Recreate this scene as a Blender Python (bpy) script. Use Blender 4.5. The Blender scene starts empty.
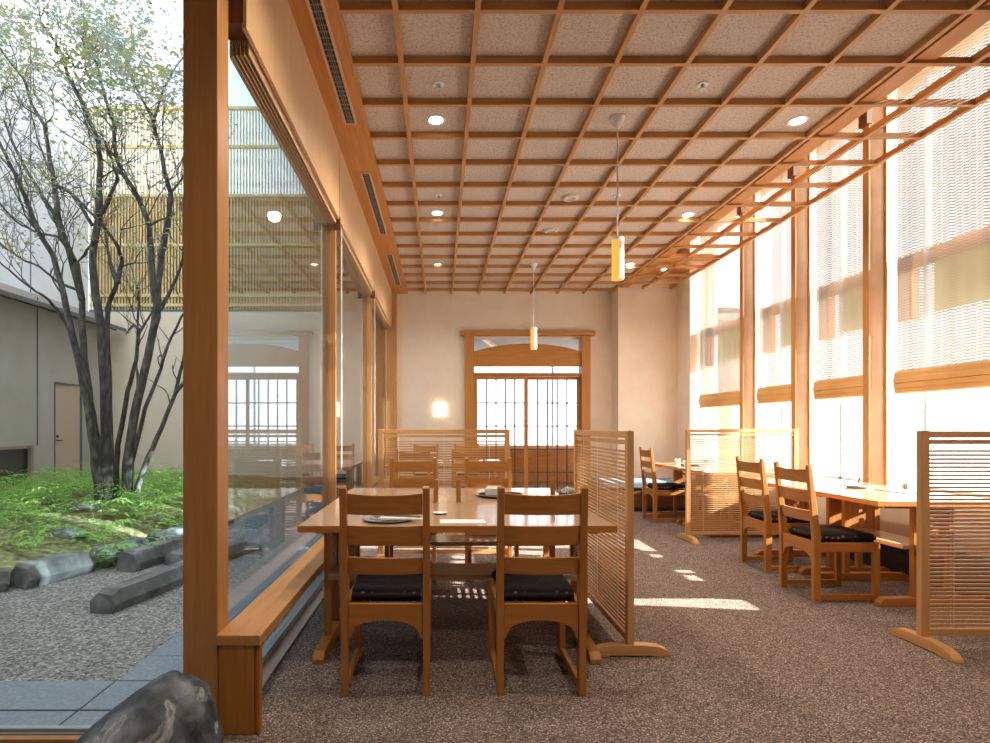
import bpy, bmesh, math, random
from mathutils import Vector, Matrix, noise
random.seed(7)
PI = math.pi
S = bpy.context.scene
COL = S.collection
F, CX, CY, H0 = 559.0, 440.0, 427.0, 1.18
def W(px, py, D):
    return ((px-CX)*D/F, D, H0-(py-CY)*D/F)

# ------------------------------------------------------------------ materials
def mat(name, color=(.8,.8,.8), rough=.6, metal=0, spec=.5):
    m = bpy.data.materials.new(name); m.use_nodes = True
    b = m.node_tree.nodes['Principled BSDF']
    b.inputs['Base Color'].default_value = (*color, 1)
    b.inputs['Roughness'].default_value = rough
    b.inputs['Metallic'].default_value = metal
    b.inputs['Specular IOR Level'].default_value = spec
    return m
def nn(m, t, **kw):
    n = m.node_tree.nodes.new(t)
    for k, v in kw.items():
        if k in n.inputs: n.inputs[k].default_value = v
        else: setattr(n, k, v)
    return n
def lk(m, a, b): m.node_tree.links.new(a, b)
def bsdf(m): return m.node_tree.nodes['Principled BSDF']
def ramp(m, stops):
    r = nn(m, 'ShaderNodeValToRGB')
    e = r.color_ramp.elements
    while len(e) < len(stops): e.new(.5)
    for i, (p, c) in enumerate(stops):
        e[i].position = p; e[i].color = (*c, 1)
    return r
def coords(m, scale=(1,1,1), space='Object'):
    t = nn(m, 'ShaderNodeTexCoord'); mp = nn(m, 'ShaderNodeMapping')
    mp.inputs['Scale'].default_value = scale
    lk(m, t.outputs[space], mp.inputs['Vector']); return mp.outputs[0]
def bump(m, h, strength=.3, dist=.01):
    b = nn(m, 'ShaderNodeBump'); b.inputs['Strength'].default_value = strength; b.inputs['Distance'].default_value = dist
    lk(m, h, b.inputs['Height']); lk(m, b.outputs[0], bsdf(m).inputs['Normal'])
def speckle(name, stops, scale, rough=.9, bumpy=.2, detail=4, sc=(1,1,1), dist=.01, spec=.3):
    m = mat(name, rough=rough, spec=spec)
    v = coords(m, sc)
    n = nn(m, 'ShaderNodeTexNoise'); n.inputs['Scale'].default_value = scale; n.inputs['Detail'].default_value = detail
    lk(m, v, n.inputs['Vector'])
    r = ramp(m, stops); lk(m, n.outputs['Fac'], r.inputs[0]); lk(m, r.outputs[0], bsdf(m).inputs['Base Color'])
    if bumpy: bump(m, n.outputs['Fac'], bumpy, dist)
    return m
_w = {}
def wood(tone, axis):
    key = tone+axis
    if key in _w: return _w[key]
    tones = {
      'chair': ((.38,.145,.024),(.50,.205,.042), .38),
      'orange': ((.46,.19,.040),(.58,.26,.065), .45),
      'post': ((.46,.21,.06),(.57,.28,.095), .45),
      'pale': ((.62,.39,.20),(.70,.465,.26), .5),
      'screen': ((.55,.28,.10),(.66,.37,.155), .45),
      'top': ((.42,.28,.18),(.50,.34,.22), .12),
      'batten': ((.47,.225,.07),(.57,.295,.105), .5),
      'dark': ((.12,.04,.012),(.18,.06,.02), .5),
    }
    a, b, ro = tones[tone]
    m = mat('wood_'+key, rough=ro)
    sc = {'x': (1.2,22,22), 'y': (22,1.2,22), 'z': (22,22,1.2)}[axis]
    v = coords(m, sc)
    n = nn(m, 'ShaderNodeTexNoise'); n.inputs['Scale'].default_value = 2.2; n.inputs['Detail'].default_value = 5; n.inputs['Distortion'].default_value = .4
    lk(m, v, n.inputs['Vector'])
    r = ramp(m, [(.3, a), (.7, b)]); lk(m, n.outputs['Fac'], r.inputs[0]); lk(m, r.outputs[0], bsdf(m).inputs['Base Color'])
    _w[key] = m; return m
def emit(name, color, strength):
    m = mat(name, color)
    b = bsdf(m); b.inputs['Emission Color'].default_value = (*color,1); b.inputs['Emission Strength'].default_value = strength
    return m
def thin_glass(name, tint=(1,1,1), refl=1.0, rough=0.0):
    m = bpy.data.materials.new(name); m.use_nodes = True
    nt = m.node_tree; nt.nodes.clear()
    o = nn(m,'ShaderNodeOutputMaterial'); mx = nn(m,'ShaderNodeMixShader'); tr = nn(m,'ShaderNodeBsdfTransparent'); gl = nn(m,'ShaderNodeBsdfGlossy')
    tr.inputs['Color'].default_value = (*tint,1); gl.inputs['Roughness'].default_value = rough
    fr = nn(m,'ShaderNodeLayerWeight'); fr.inputs['Blend'].default_value = .5
    pw = nn(m,'ShaderNodeMath', operation='POWER'); pw.inputs[1].default_value = 5; lk(m, fr.outputs['Facing'], pw.inputs[0])
    ma = nn(m,'ShaderNodeMath', operation='MULTIPLY_ADD'); ma.inputs[1].default_value = .96; ma.inputs[2].default_value = .04; lk(m, pw.outputs[0], ma.inputs[0])
    mu = nn(m,'ShaderNodeMath', operation='MULTIPLY'); mu.inputs[1].default_value = refl; mu.use_clamp = True
    lk(m, ma.outputs[0], mu.inputs[0]); lk(m, mu.outputs[0], mx.inputs[0]); lk(m, tr.outputs[0], mx.inputs[1]); lk(m, gl.outputs[0], mx.inputs[2]); lk(m, mx.outputs[0], o.inputs[0])
    return m

M = {}
M['plaster'] = speckle('plaster_wall', [(.3,(.83,.70,.56)),(.7,(.87,.755,.62))], 6, .9, .12, 6)
M['plaster_fin'] = speckle('plaster_fin', [(.3,(.46,.28,.16)),(.7,(.52,.33,.20))], 8, .9, .1, 6)
M['tile'] = speckle('ceiling_tile', [(.34,(.44,.35,.29)),(.48,(.60,.50,.43)),(.62,(.67,.57,.50))], 75, .95, .5, 6, dist=.004)
M['carpet'] = mat('carpet_speckle', rough=1, spec=.1)
M['gravel'] = mat('gravel', rough=.95)
def vor(m, scale, stops, strength=.8, dist=.02, rnd=1):
    v = coords(m)
    n = nn(m,'ShaderNodeTexVoronoi'); n.inputs['Scale'].default_value = scale
    lk(m, v, n.inputs['Vector'])
    sx = nn(m,'ShaderNodeSeparateColor'); lk(m, n.outputs['Color'], sx.inputs[0])
    r = ramp(m, stops); lk(m, sx.outputs[0], r.inputs[0]); lk(m, r.outputs[0], bsdf(m).inputs['Base Color'])
    inv = nn(m,'ShaderNodeMath', operation='SUBTRACT'); inv.inputs[0].default_value = 1; lk(m, n.outputs['Distance'], inv.inputs[1])
    bump(m, inv.outputs[0], strength, dist)
vor(M['gravel'], 80, [(0,(.10,.10,.095)),(.4,(.26,.25,.23)),(.8,(.42,.40,.36)),(1,(.60,.58,.54))])
vor(M['carpet'], 200, [(0,(.065,.046,.037)),(.3,(.125,.090,.074)),(.6,(.20,.150,.126)),(.85,(.29,.225,.195)),(1,(.56,.47,.41))], .2, .004)
M['pebble'] = speckle('pebble', [(.3,(.18,.17,.16)),(.7,(.45,.44,.42))], 9, .6, .1)
M['paver'] = speckle('paver', [(.35,(.20,.235,.27)),(.65,(.27,.31,.345))], 60, .8, .1)
M['basalt'] = speckle('basalt', [(.3,(.075,.08,.078)),(.55,(.17,.175,.165)),(.75,(.27,.28,.26))], 7, .85, .5, 8)
M['moss'] = speckle('moss', [(.36,(.10,.075,.045)),(.46,(.13,.14,.05)),(.56,(.19,.20,.075)),(.68,(.34,.27,.17))], 16, 1, .9, 12, dist=.03)
M['soil'] = M['moss']
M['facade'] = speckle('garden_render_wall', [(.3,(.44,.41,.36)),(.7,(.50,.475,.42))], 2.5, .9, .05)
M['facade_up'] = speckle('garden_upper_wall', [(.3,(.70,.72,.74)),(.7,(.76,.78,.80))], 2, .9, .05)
M['cream'] = speckle('garden_cream_wall', [(.3,(.74,.64,.47)),(.7,(.80,.70,.53))], 2.5, .9, .05)
M['plinth'] = mat('plinth_grey', (.13,.15,.17), .8)
M['doorpaint'] = mat('door_paint', (.58,.42,.32), .6)
M['alu'] = mat('aluminium', (.42,.46,.50), .35, .6)
M['alu_light'] = mat('aluminium_light', (.60,.68,.76), .4, .2)
M['black'] = mat('black', (.012,.012,.012), .5)
M['darkglass'] = mat('dark_glass', (.03,.035,.04), .1)
M['white'] = mat('white_ceramic', (.85,.83,.80), .25)
M['paper'] = mat('paper', (.82,.79,.74), .8)
M['cord'] = mat('white_cord', (.8,.78,.74), .6)
M['charcoal'] = speckle('charcoal_base', [(.3,(.035,.035,.038)),(.7,(.06,.06,.062))], 30, .8, .1)
M['beige_strip'] = mat('beige_strip', (.55,.42,.34), .7)
M['cloth'] = mat('seat_cloth', (.02,.017,.016), .95, 0, .12)
def clothnodes():
    m = M['cloth']; v = coords(m)
    n = nn(m,'ShaderNodeTexVoronoi'); n.inputs['Scale'].default_value = 26; n.inputs['Randomness'].default_value = .35
    lk(m, v, n.inputs['Vector'])
    r = ramp(m, [(.0,(.40,.20,.09)),(.18,(.22,.11,.06)),(.28,(.022,.018,.018)),(1,(.028,.026,.028))]); lk(m, n.outputs['Distance'], r.inputs[0]); lk(m, r.outputs[0], bsdf(m).inputs['Base Color'])
clothnodes()
M['bench_cloth'] = speckle('bench_cloth', [(.3,(.10,.13,.17)),(.7,(.17,.21,.26))], 40, .9, .1)
M['glass'] = thin_glass('clear_glass', (.97,.985,1), 1.0)
M['glass_side'] = thin_glass('side_glass', (.82,.93,1), 1.5)
M['lamp'] = emit('downlight_glow', (1,.93,.82), 9)
M['shade_white'] = emit('pendant_white', (.95,.90,.82), .15)
M['shade_amber'] = emit('pendant_amber', (.9,.38,.04), .55)
M['sconce'] = emit('sconce_glow', (1,.84,.60), 1.3)
M['bark'] = speckle('bark', [(.3,(.035,.032,.03)),(.5,(.09,.085,.075)),(.72,(.20,.185,.16))], 22, .95, .9, 8, sc=(1,1,.4), dist=.02)
M['slat_fence'] = speckle('bamboo', [(.3,(.60,.46,.20)),(.7,(.74,.60,.30))], 5, .7, .1)
M['fence_dark'] = mat('fence_backing', (.34,.12,.07), .9)
def leafmat(name, c1, c2, tl=.4):
    m = mat(name, c1, .6)
    v = coords(m); n = nn(m,'ShaderNodeTexNoise'); n.inputs['Scale'].default_value = 1.6; lk(m, v, n.inputs['Vector'])
    r = ramp(m, [(.4,c1),(.6,c2)]); lk(m, n.outputs['Fac'], r.inputs[0]); lk(m, r.outputs[0], bsdf(m).inputs['Base Color'])
    tr = nn(m,'ShaderNodeBsdfTranslucent'); lk(m, r.outputs[0], tr.inputs[0])
    mx = nn(m,'ShaderNodeMixShader'); mx.inputs[0].default_value = tl
    o = m.node_tree.nodes['Material Output']
    lk(m, bsdf(m).outputs[0], mx.inputs[1]); lk(m, tr.outputs[0], mx.inputs[2]); lk(m, mx.outputs[0], o.inputs[0])
    return m
M['leaf'] = leafmat('tree_leaf', (.40,.46,.44), (.42,.48,.24))
M['leaf_yellow'] = leafmat('tree_leaf_yellow', (.50,.40,.12), (.40,.44,.10))
M['fern'] = leafmat('fern_leaf', (.22,.44,.08), (.42,.60,.14))
M['wire'] = mat('branch_wire', (.3,.28,.25), .7)
# rock with pale veins
M['rock'] = mat('veined_rock', rough=.8)
def rocknodes():
    m = M['rock']; v = coords(m)
    n = nn(m,'ShaderNodeTexNoise'); n.inputs['Scale'].default_value = 6; n.inputs['Detail'].default_value = 10; lk(m, v, n.inputs['Vector'])
    r = ramp(m, [(.38,(.022,.030,.038)),(.5,(.085,.105,.125)),(.64,(.24,.28,.31))]); lk(m, n.outputs['Fac'], r.inputs[0])
    n2 = nn(m,'ShaderNodeTexNoise'); n2.inputs['Scale'].default_value = 7; n2.inputs['Detail'].default_value = 10; n2.inputs['Distortion'].default_value = .6; lk(m, v, n2.inputs['Vector'])
    r2 = ramp(m, [(.55,(0,0,0)),(.60,(.75,.75,.75)),(.62,(.2,.2,.2)),(.70,(0,0,0))]); lk(m, n2.outputs['Fac'], r2.inputs[0])
    mx = nn(m,'ShaderNodeMix', data_type='RGBA'); lk(m, r2.outputs[0], mx.inputs[0]); lk(m, r.outputs[0], mx.inputs[6]); mx.inputs[7].default_value = (.5,.52,.53,1)
    lk(m, mx.outputs[2], bsdf(m).inputs['Base Color']); bump(m, n.outputs['Fac'], .7, .03)
rocknodes()
# woven blind: fine horizontal weft, part open weave
def blindmat(name, col, open_frac, pitch=.0135):
    m = bpy.data.materials.new(name); m.use_nodes = True; nt = m.node_tree; nt.nodes.clear()
    o = nn(m,'ShaderNodeOutputMaterial')
    tc = nn(m,'ShaderNodeTexCoord'); sp = nn(m,'ShaderNodeSeparateXYZ'); lk(m, tc.outputs['Object'], sp.inputs[0])
    # wavy weft: sin(z*k + sin(y*k2))
    y1 = nn(m,'ShaderNodeMath', operation='MULTIPLY'); y1.inputs[1].default_value = 2*PI/.055; lk(m, sp.outputs['Y'], y1.inputs[0])
    y2 = nn(m,'ShaderNodeMath', operation='SINE'); lk(m, y1.outputs[0], y2.inputs[0])
    y3 = nn(m,'ShaderNodeMath', operation='MULTIPLY'); y3.inputs[1].default_value = 1.1; lk(m, y2.outputs[0], y3.inputs[0])
    z1 = nn(m,'ShaderNodeMath', operation='MULTIPLY'); z1.inputs[1].default_value = 2*PI/pitch; lk(m, sp.outputs['Z'], z1.inputs[0])
    ad = nn(m,'ShaderNodeMath', operation='ADD'); lk(m, z1.outputs[0], ad.inputs[0]); lk(m, y3.outputs[0], ad.inputs[1])
    sn = nn(m,'ShaderNodeMath', operation='SINE'); lk(m, ad.outputs[0], sn.inputs[0])
    gt = nn(m,'ShaderNodeMath', operation='GREATER_THAN'); lk(m, sn.outputs[0], gt.inputs[0]); gt.inputs[1].default_value = math.cos(PI*open_frac)
    df = nn(m,'ShaderNodeBsdfDiffuse'); df.inputs[0].default_value = (*col,1)
    tl = nn(m,'ShaderNodeBsdfTranslucent'); tl.inputs[0].default_value = (*col,1)
    m1 = nn(m,'ShaderNodeMixShader'); m1.inputs[0].default_value = .028; lk(m, df.outputs[0], m1.inputs[1]); lk(m, tl.outputs[0], m1.inputs[2])
    tr = nn(m,'ShaderNodeBsdfTransparent')
    m2 = nn(m,'ShaderNodeMixShader'); lk(m, gt.outputs[0], m2.inputs[0]); lk(m, m1.outputs[0], m2.inputs[1]); lk(m, tr.outputs[0], m2.inputs[2])
    lk(m, m2.outputs[0], o.inputs[0]); return m
M['blind'] = blindmat('woven_blind', (.55,.51,.47), .15, .023)
M['blind_roll'] = leafmat('blind_roll', (.62,.36,.13), (.72,.45,.18), .05)
M['green_panel'] = leafmat('green_panel', (.58,.60,.24), (.64,.62,.30), .25)

# ------------------------------------------------------------------ mesh helpers
class MB:
    def __init__(s): s.v = []; s.f = []
    def raw(s, vs, fs):
        k = len(s.v); s.v += [tuple(p) for p in vs]; s.f += [tuple(i+k for i in f) for f in fs]; return s
    def box(s, x0,x1,y0,y1,z0,z1):
        vs = [(x0,y0,z0),(x1,y0,z0),(x1,y1,z0),(x0,y1,z0),(x0,y0,z1),(x1,y0,z1),(x1,y1,z1),(x0,y1,z1)]
        return s.raw(vs, [(0,3,2,1),(4,5,6,7),(0,1,5,4),(1,2,6,5),(2,3,7,6),(3,0,4,7)])
    def prism(s, pts, axis, a, b):
        # pts 2D polygon; axis: extrude axis
        n = len(pts)
        def P(p, t): return {'x': (t,p[0],p[1]), 'y': (p[0],t,p[1]), 'z': (p[0],p[1],t)}[axis]
        vs = [P(p,a) for p in pts]+[P(p,b) for p in pts]
        fs = [tuple(range(n))[::-1], tuple(range(n,2*n))]+[(i,(i+1)%n,(i+1)%n+n,i+n) for i in range(n)]
        return s.raw(vs, fs)
    def cyl(s, c, r, z0, z1, n=24, r2=None, cap=True):
        r2 = r if r2 is None else r2
        vs = [(c[0]+r*math.cos(2*PI*i/n), c[1]+r*math.sin(2*PI*i/n), z0) for i in range(n)]+[(c[0]+r2*math.cos(2*PI*i/n), c[1]+r2*math.sin(2*PI*i/n), z1) for i in range(n)]
        fs = [(i,(i+1)%n,(i+1)%n+n,i+n) for i in range(n)]
        if cap: fs += [tuple(range(n))[::-1], tuple(range(n,2*n))]
        return s.raw(vs, fs)
    def lathe(s, prof, c=(0,0,0), n=28):
        k = len(prof); vs = []
        for r, z in prof:
            for i in range(n):
                a = 2*PI*i/n; vs.append((c[0]+r*math.cos(a), c[1]+r*math.sin(a), c[2]+z))
        fs = [(j*n+i, j*n+(i+1)%n, (j+1)*n+(i+1)%n, (j+1)*n+i) for j in range(k-1) for i in range(n)]
        return s.raw(vs, fs)
    def tube(s, pts, rad, n=6, cap=True):
        pts = [Vector(p) for p in pts]; k = len(pts)
        if not hasattr(rad, '__len__'): rad = [rad]*k
        vs = []; up = None
        for i, p in enumerate(pts):
            d = (pts[min(i+1,k-1)]-pts[max(i-1,0)]).normalized()
            if up is None:
                up = Vector((0,0,1)) if abs(d.z) < .9 else Vector((1,0,0))
            a = d.cross(up).normalized(); b = a.cross(d).normalized(); up = b
            for j in range(n):
                t = 2*PI*j/n; q = p+(a*math.cos(t)+b*math.sin(t))*rad[i]; vs.append(tuple(q))
        fs = [(i*n+j, i*n+(j+1)%n, (i+1)*n+(j+1)%n, (i+1)*n+j) for i in range(k-1) for j in range(n)]
        if cap: fs += [tuple(range(n))[::-1], tuple(range((k-1)*n, k*n))]
        return s.raw(vs, fs)
    def build(s, name, material, parent=None, bev=0, smooth=False, loc=None):
        me = bpy.data.meshes.new(name); me.from_pydata(s.v, [], s.f)
        bm = bmesh.new(); bm.from_mesh(me); bmesh.ops.recalc_face_normals(bm, faces=bm.faces); bm.to_mesh(me); bm.free()
        me.materials.append(material)
        if smooth:
            for p in me.polygons: p.use_smooth = True
        o = bpy.data.objects.new(name, me); COL.objects.link(o)
        if parent: o.parent = parent
        if loc: o.location = loc
        if bev:
            md = o.modifiers.new('bevel','BEVEL'); md.width = bev; md.segments = 2; md.limit_method = 'ANGLE'
        return o
def box(x0,x1,y0,y1,z0,z1): return MB().box(x0,x1,y0,y1,z0,z1)
def struct(o): o['kind'] = 'structure'; return o
def tag(o, label, cat, group=None):
    o['label'] = label; o['category'] = cat
    if group: o['group'] = group
    return o
def thing(name, label, cat, loc=(0,0,0), rz=0, group=None):
    o = bpy.data.objects.new(name, None); o.empty_display_size = .1; COL.objects.link(o)
    o.location = loc; o.rotation_euler = (0,0,rz); return tag(o, label, cat, group)
def dup(root, loc, rz, label, group=None):
    def cp(o, par):
        c = o.copy(); COL.objects.link(c)
        if par: c.parent = par
        for ch in list(o.children):
            cp(ch, c)
        return c
    kids = list(root.children)
    r = cp(root, None); r.location = loc; r.rotation_euler = (0,0,rz); r['label'] = label
    if group: r['group'] = group
    return r

# ------------------------------------------------------------------ room dims
ZC = 3.38           # underside of the batten grid
YF = 9.25           # far wall
YJ = 8.91           # jog wall
XG = -.885          # side glass
XI, XW = 3.78, 4.0  # window fins inner face, window glass
SIDE = .045
def batten_x(n): return -.235+.434*n
def batten_y(n): return 2.964+.434*n

# ------------------------------------------------------------------ setting: shell
struct(box(-.89,3.80,-3.0,9.5,-.12,0).build('floor', M['carpet']))
struct(box(-.53,2.83,-3.0,YF,ZC+.045,ZC+.105).build('ceiling', M['tile']))
g = MB()
for n in range(0,8): g.box(batten_x(n)-.015, batten_x(n)+.015, -3, YF-.005, ZC, ZC+.047)
for n in (8,9): g.box(batten_x(n)-.017, batten_x(n)+.017, -3, YJ-.005, ZC, ZC+.045)
struct(g.build('trim_1', wood('batten','y')))
g = MB()
for n in range(-13,15):
    g.box(-.53, batten_x(7), batten_y(n)-.0145, batten_y(n)+.0145, ZC+.001, ZC+.046)
    if batten_y(n) < YJ-.05: g.box(batten_x(7), batten_x(9)+.015, batten_y(n)-.015, batten_y(n)+.015, ZC+.001, ZC+.04)
struct(g.build('trim_2', wood('batten','x')))
# left beam with the vents, and void beam on the window side
struct(box(-.80,-.53,-3,YF,ZC,ZC+.2).build('trim_3', wood('orange','y')))
struct(MB().box(2.865,3.0,-3,YJ,ZC+.02,4.12).box(2.80,2.865,-3,YJ,ZC+.075,4.12).build('trim_4', wood('orange','y')))
struct(box(3.0,4.1,-3,YJ,4.1,4.2).build('ceiling_recess', wood('pale','y')))
struct(box(2.84,4.0,YJ-.9,YJ,3.56,3.66).build('ceiling_soffit', wood('orange','x')))
# far walls
g = MB()
g.box(-1.0,.405,YF,YF+.15,0,ZC+.2); g.box(2.48,2.9,YF,YF+.15,0,ZC+.2); g.box(.405,2.48,YF,YF+.15,2.752,ZC+.2)
struct(g.build('wall_far', M['plaster']))
g = MB(); g.box(2.84,4.2,YJ,YF+.15,0,4.15); g.box(XI,4.2,8.45,YJ,0,4.15)
struct(g.build('wall_jog', M['plaster']))
struct(MB().box(-.86,.40,YF-.015,YF,0,.08).box(2.49,2.84,YF-.015,YF,0,.08).build('baseboard_far', wood('dark','x')))
struct(MB().box(2.84,XI,YJ-.015,YJ,0,.08).build('baseboard_jog', wood('dark','x')))
struct(box(-.875,-.715,YF-.14,YF,0,ZC).build('trim_5', wood('post','z'), bev=.004))
# window-side wall
struct(MB().box(XI+.01,4.1,3.26,8.45,0,.64).build('wall_right', M['plaster']))
struct(MB().box(XI,4.1,-3,3.25,0,4.15).build('wall_right_near', M['plaster']))
struct(MB().box(3.66,XI,-3,8.4,0,.27).build('baseboard_right', M['charcoal']))
struct(MB().box(3.775,4.06,3.26,8.45,.64,.66).build('trim_6', wood('pale','y'), bev=.003))
fins = [3.26, 4.93, 5.95, 6.98]
XF = 3.93
for y in fins:
    f = struct(box(XI+.02,XF-.012,y,y+.065,.66,4.1).build('wall_fin', M['plaster_fin']))
    struct(MB().box(XI,XI+.022,y-.004,y+.069,.66,4.1).box(XF-.012,XF,y-.022,y+.069,.66,4.1).build('window_frame_strip', wood('post','z'), f))
    struct(box(XF,XW+.03,y+.02,y+.065,.66,4.1).build('outer_jamb', M['paper'], f))
    struct(box(XI-.03,XI+.02,y-.02,y+.08,3.85,4.1).build('fin_cap', wood('dark','z'), f))
# transom rail and green film panel outside the glass
bays = [(3.325,4.93,4.62),(4.995,5.95,5.60),(6.015,6.98,6.57),(7.045,8.45,8.2)]
for i, (a, b, my) in enumerate(bays):
    fr = MB()
    fr.box(XW+.03,XW+.07,a,b,2.53,2.66)
    fr.box(XW+.03,XW+.10,b-.15,b,2.10,2.66)
    wdw = struct(fr.build('window_%d' % (i+1), wood('orange','y')))
    struct(MB().box(XW+.04,XW+.055,a,b-.36,2.12,2.53).build('green_panel', M['green_panel'], wdw))
    struct(MB().box(XW+.01,XW+.06,my-.018,my+.018,.66,4.1).box(XW+.01,XW+.05,a,b,.66,.685).build('mullion', M['alu_light'], wdw))
    struct(box(XW,XW+.006,a,b,.66,4.1).build('pane', M['glass'], wdw))
# woven blinds with gathered hem
bl = [(3.36,4.80),(5.0,5.83),(6.03,6.87),(7.06,8.40)]
blab = ['tall woven blind beside the nearest table, widest and furthest right','woven blind second from the right above the chair pair',
        'narrow woven blind second from the far wall','tall woven blind in the bay next to the far plaster wall']
for (a, b), l in zip(bl, blab):
    t = thing('woven_blind', l, 'blind', (3.915,(a+b)/2,1.46), 0, 'woven window blinds')
    w = (b-a)/2
    g = MB(); n = 60; vs = []; fs = []
    for i in range(n+1):
        y = -w+2*w*i/n; x = .008*math.sin(y*19)+.006*math.sin(y*43+1)
        vs += [(x,y,.12),(x,y,2.62)]
    for i in range(n): fs.append((2*i,2*i+2,2*i+3,2*i+1))
    g.raw(vs, fs); g.build('blind_cloth', M['blind'], t, smooth=True)
    g = MB()
    for k, (z, h, d) in enumerate([(.0,.065,.022),(.040,.06,.030),(.085,.06,.036),(.13,.06,.026)]):
        m_ = .012*((k*7)%3)
        g.prism([(-d,z+.012),(-d*.3,z),(.012,z+.01),(.014,z+h),(-d*.5,z+h+.006),(-d,z+h-.012)], 'y', -w+m_, w-.01)
    g.build('gathered_hem', M['blind_roll'], t)
    MB().tube([(-.05,-w+.02,2.5),(-.05,-w+.02,1.2),(-.052,-w+.025,-.1)],.004).build('pull_cord', M['cord'], t)
# ------------------------------------------------------------------ left glass side
FY0, FY1 = 2.25, 9.12
segs = [(2.27,4.36),(4.385,6.68),(6.705,9.10)]
flab = ['pale wood blind box, nearest of the three over the glass', 'pale wood blind box in the middle over the side glass', 'pale wood blind box furthest away, by the far wall']
for (a, b), l in zip(segs, flab):
    t = thing('blind_box', l, 'blind', (-.80,a,2.74), 0, 'raised blinds over the side glass')
    MB().box(-.005,.015,0,b-a,.06,.64).build('valance', wood('pale','z'), t, bev=.002)
    g = MB()
    for k in range(9):
        x = -.012-.0085*k; g.box(x-.0025,x+.0025,.10,b-a-.01,.062 if k%2 else .022-.001*k,.30)
    g.box(-.092,-.084,.10,b-a-.01,.005,.25)
    g.build('folded_blind', wood('pale','y'), t)
    MB().box(-.095,.0,0,.1,.08,.60).build('blind_bracket', wood('dark','z'), t)
    yb = b-a
    if b < 9: 
        MB().box(-.03,.02,yb+.002,yb+.022,-.02,.08).build('latch', wood('dark','z'), t)
    yc = .14 if a > 3 else yb-.2
    xc = -.0
    yc = .16
    if a > 3:
        MB().tube([(xc,yc-.012,.05),(xc,yc-.014,-1.0),(xc,yc-.015,-1.86),(xc,yc,-1.905),(xc,yc+.015,-1.86),(xc,yc+.014,-1.0),(xc,yc+.012,.05)],.0035).build('bead_chain', M['cord'], t)
# side glass
ys = [2.25,4.44,6.75,9.11]
for i in range(3):
    a, b = ys[i], ys[i+1]
    wdw = struct(MB().box(XG-.02,XG+.02,a,b,.0,.05).box(XG-.05,XG+.0,a,b,-.02,.02).build('window_%d' % (5+i), M['alu']))
    struct(box(XG-.003,XG+.003,a+.02,b,.05,3.5).build('pane', M['glass_side'], wdw))
    if b < 9: struct(box(XG-.04,XG+.055,b,b+.045,.02,3.45).build('mullion', wood('post','z'), wdw, bev=.003))
    if b < 9: struct(box(XG-.03,XG-.006,b-.02,b,.02,3.45).build('mullion_edge', M['alu'], wdw))
struct(box(-.865,-.80,2.25,9.1,-.0,.012).build('trim_7', M['beige_strip']))
# corner post
struct(box(-.99,-.855,2.15,2.262,-.05,3.6).build('trim_8', wood('post','z'), bev=.004))
# low rail (bench-like) in front of the side glass
t = thing('low_rail', 'long low wooden rail running along the side glass from the corner post', 'rail', (-.77,2.13,0))
MB().box(-.085,.085,0,6.9,.345,.386).build('rail_board', wood('post','y'), t, bev=.004)
MB().box(-.078,.056,.012,.05,0,.345).box(.056,.066,.022,.04,0,.345).box(.066,.080,.014,.045,0,.345).build('end_block', wood('chair','z'), t, bev=.003)
for y in (2.26,4.57): MB().box(-.07,.06,y,y+.08,0,.345).build('support_block', wood('chair','z'), t, bev=.003)
# transverse glass on the left, threshold
wdw = struct(MB().box(-4.6,-.99,2.15,2.21,-.10,.0).box(-4.6,-.99,2.165,2.185,.0,.012).box(-4.6,-.99,2.15,2.2,3.3,3.4).build('window_8', M['alu']))
struct(box(-4.6,-.99,2.12,2.15,-.1,-.005).build('sill_strip', wood('post','x'), wdw))
struct(box(-4.6,-.992,2.172,2.178,.0,3.3).build('pane', M['glass'], wdw))
# near-left interior bed (pebbles) and shell around it
struct(box(-4.6,-.89,-3,2.12,-.15,-.045).build('floor_pebble_bed', M['gravel']))
struct(MB().box(-4.75,-4.6,-3,2.2,-.15,3.6).build('wall_left_near', M['plaster']))
struct(MB().box(-4.75,-.80,-3,2.2,3.4,3.5).build('ceiling_left', M['tile']))
# rear wall (behind the viewer) with a wide window opening
struct(MB().box(-4.75,4.1,-3.15,-3,-.15,.6).box(-4.75,4.1,-3.15,-3,.6,4.2).build('wall_near', M['plaster']))
# unseen mass added over and behind the room to keep sun off the court
struct(MB().box(-1.0,4.1,-3.1,9.4,4.21,10.6).box(-4.75,-1.0,-3.1,2.25,3.6,7.0).box(-.85,5.6,9.41,14.0,3.2,10.6).box(-.95,-.85,9.41,11.6,-.1,3.6).box(-1.0,-.84,2.25,9.4,3.55,4.21).box(-1.0,2.815,9.25,9.4,3.5,4.21).build('wall_shade_mass', M['facade_up']))
struct(box(-.84,2.815,-3,YF,ZC+.21,ZC+.25).build('ceiling_slab', M['facade_up']))

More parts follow.
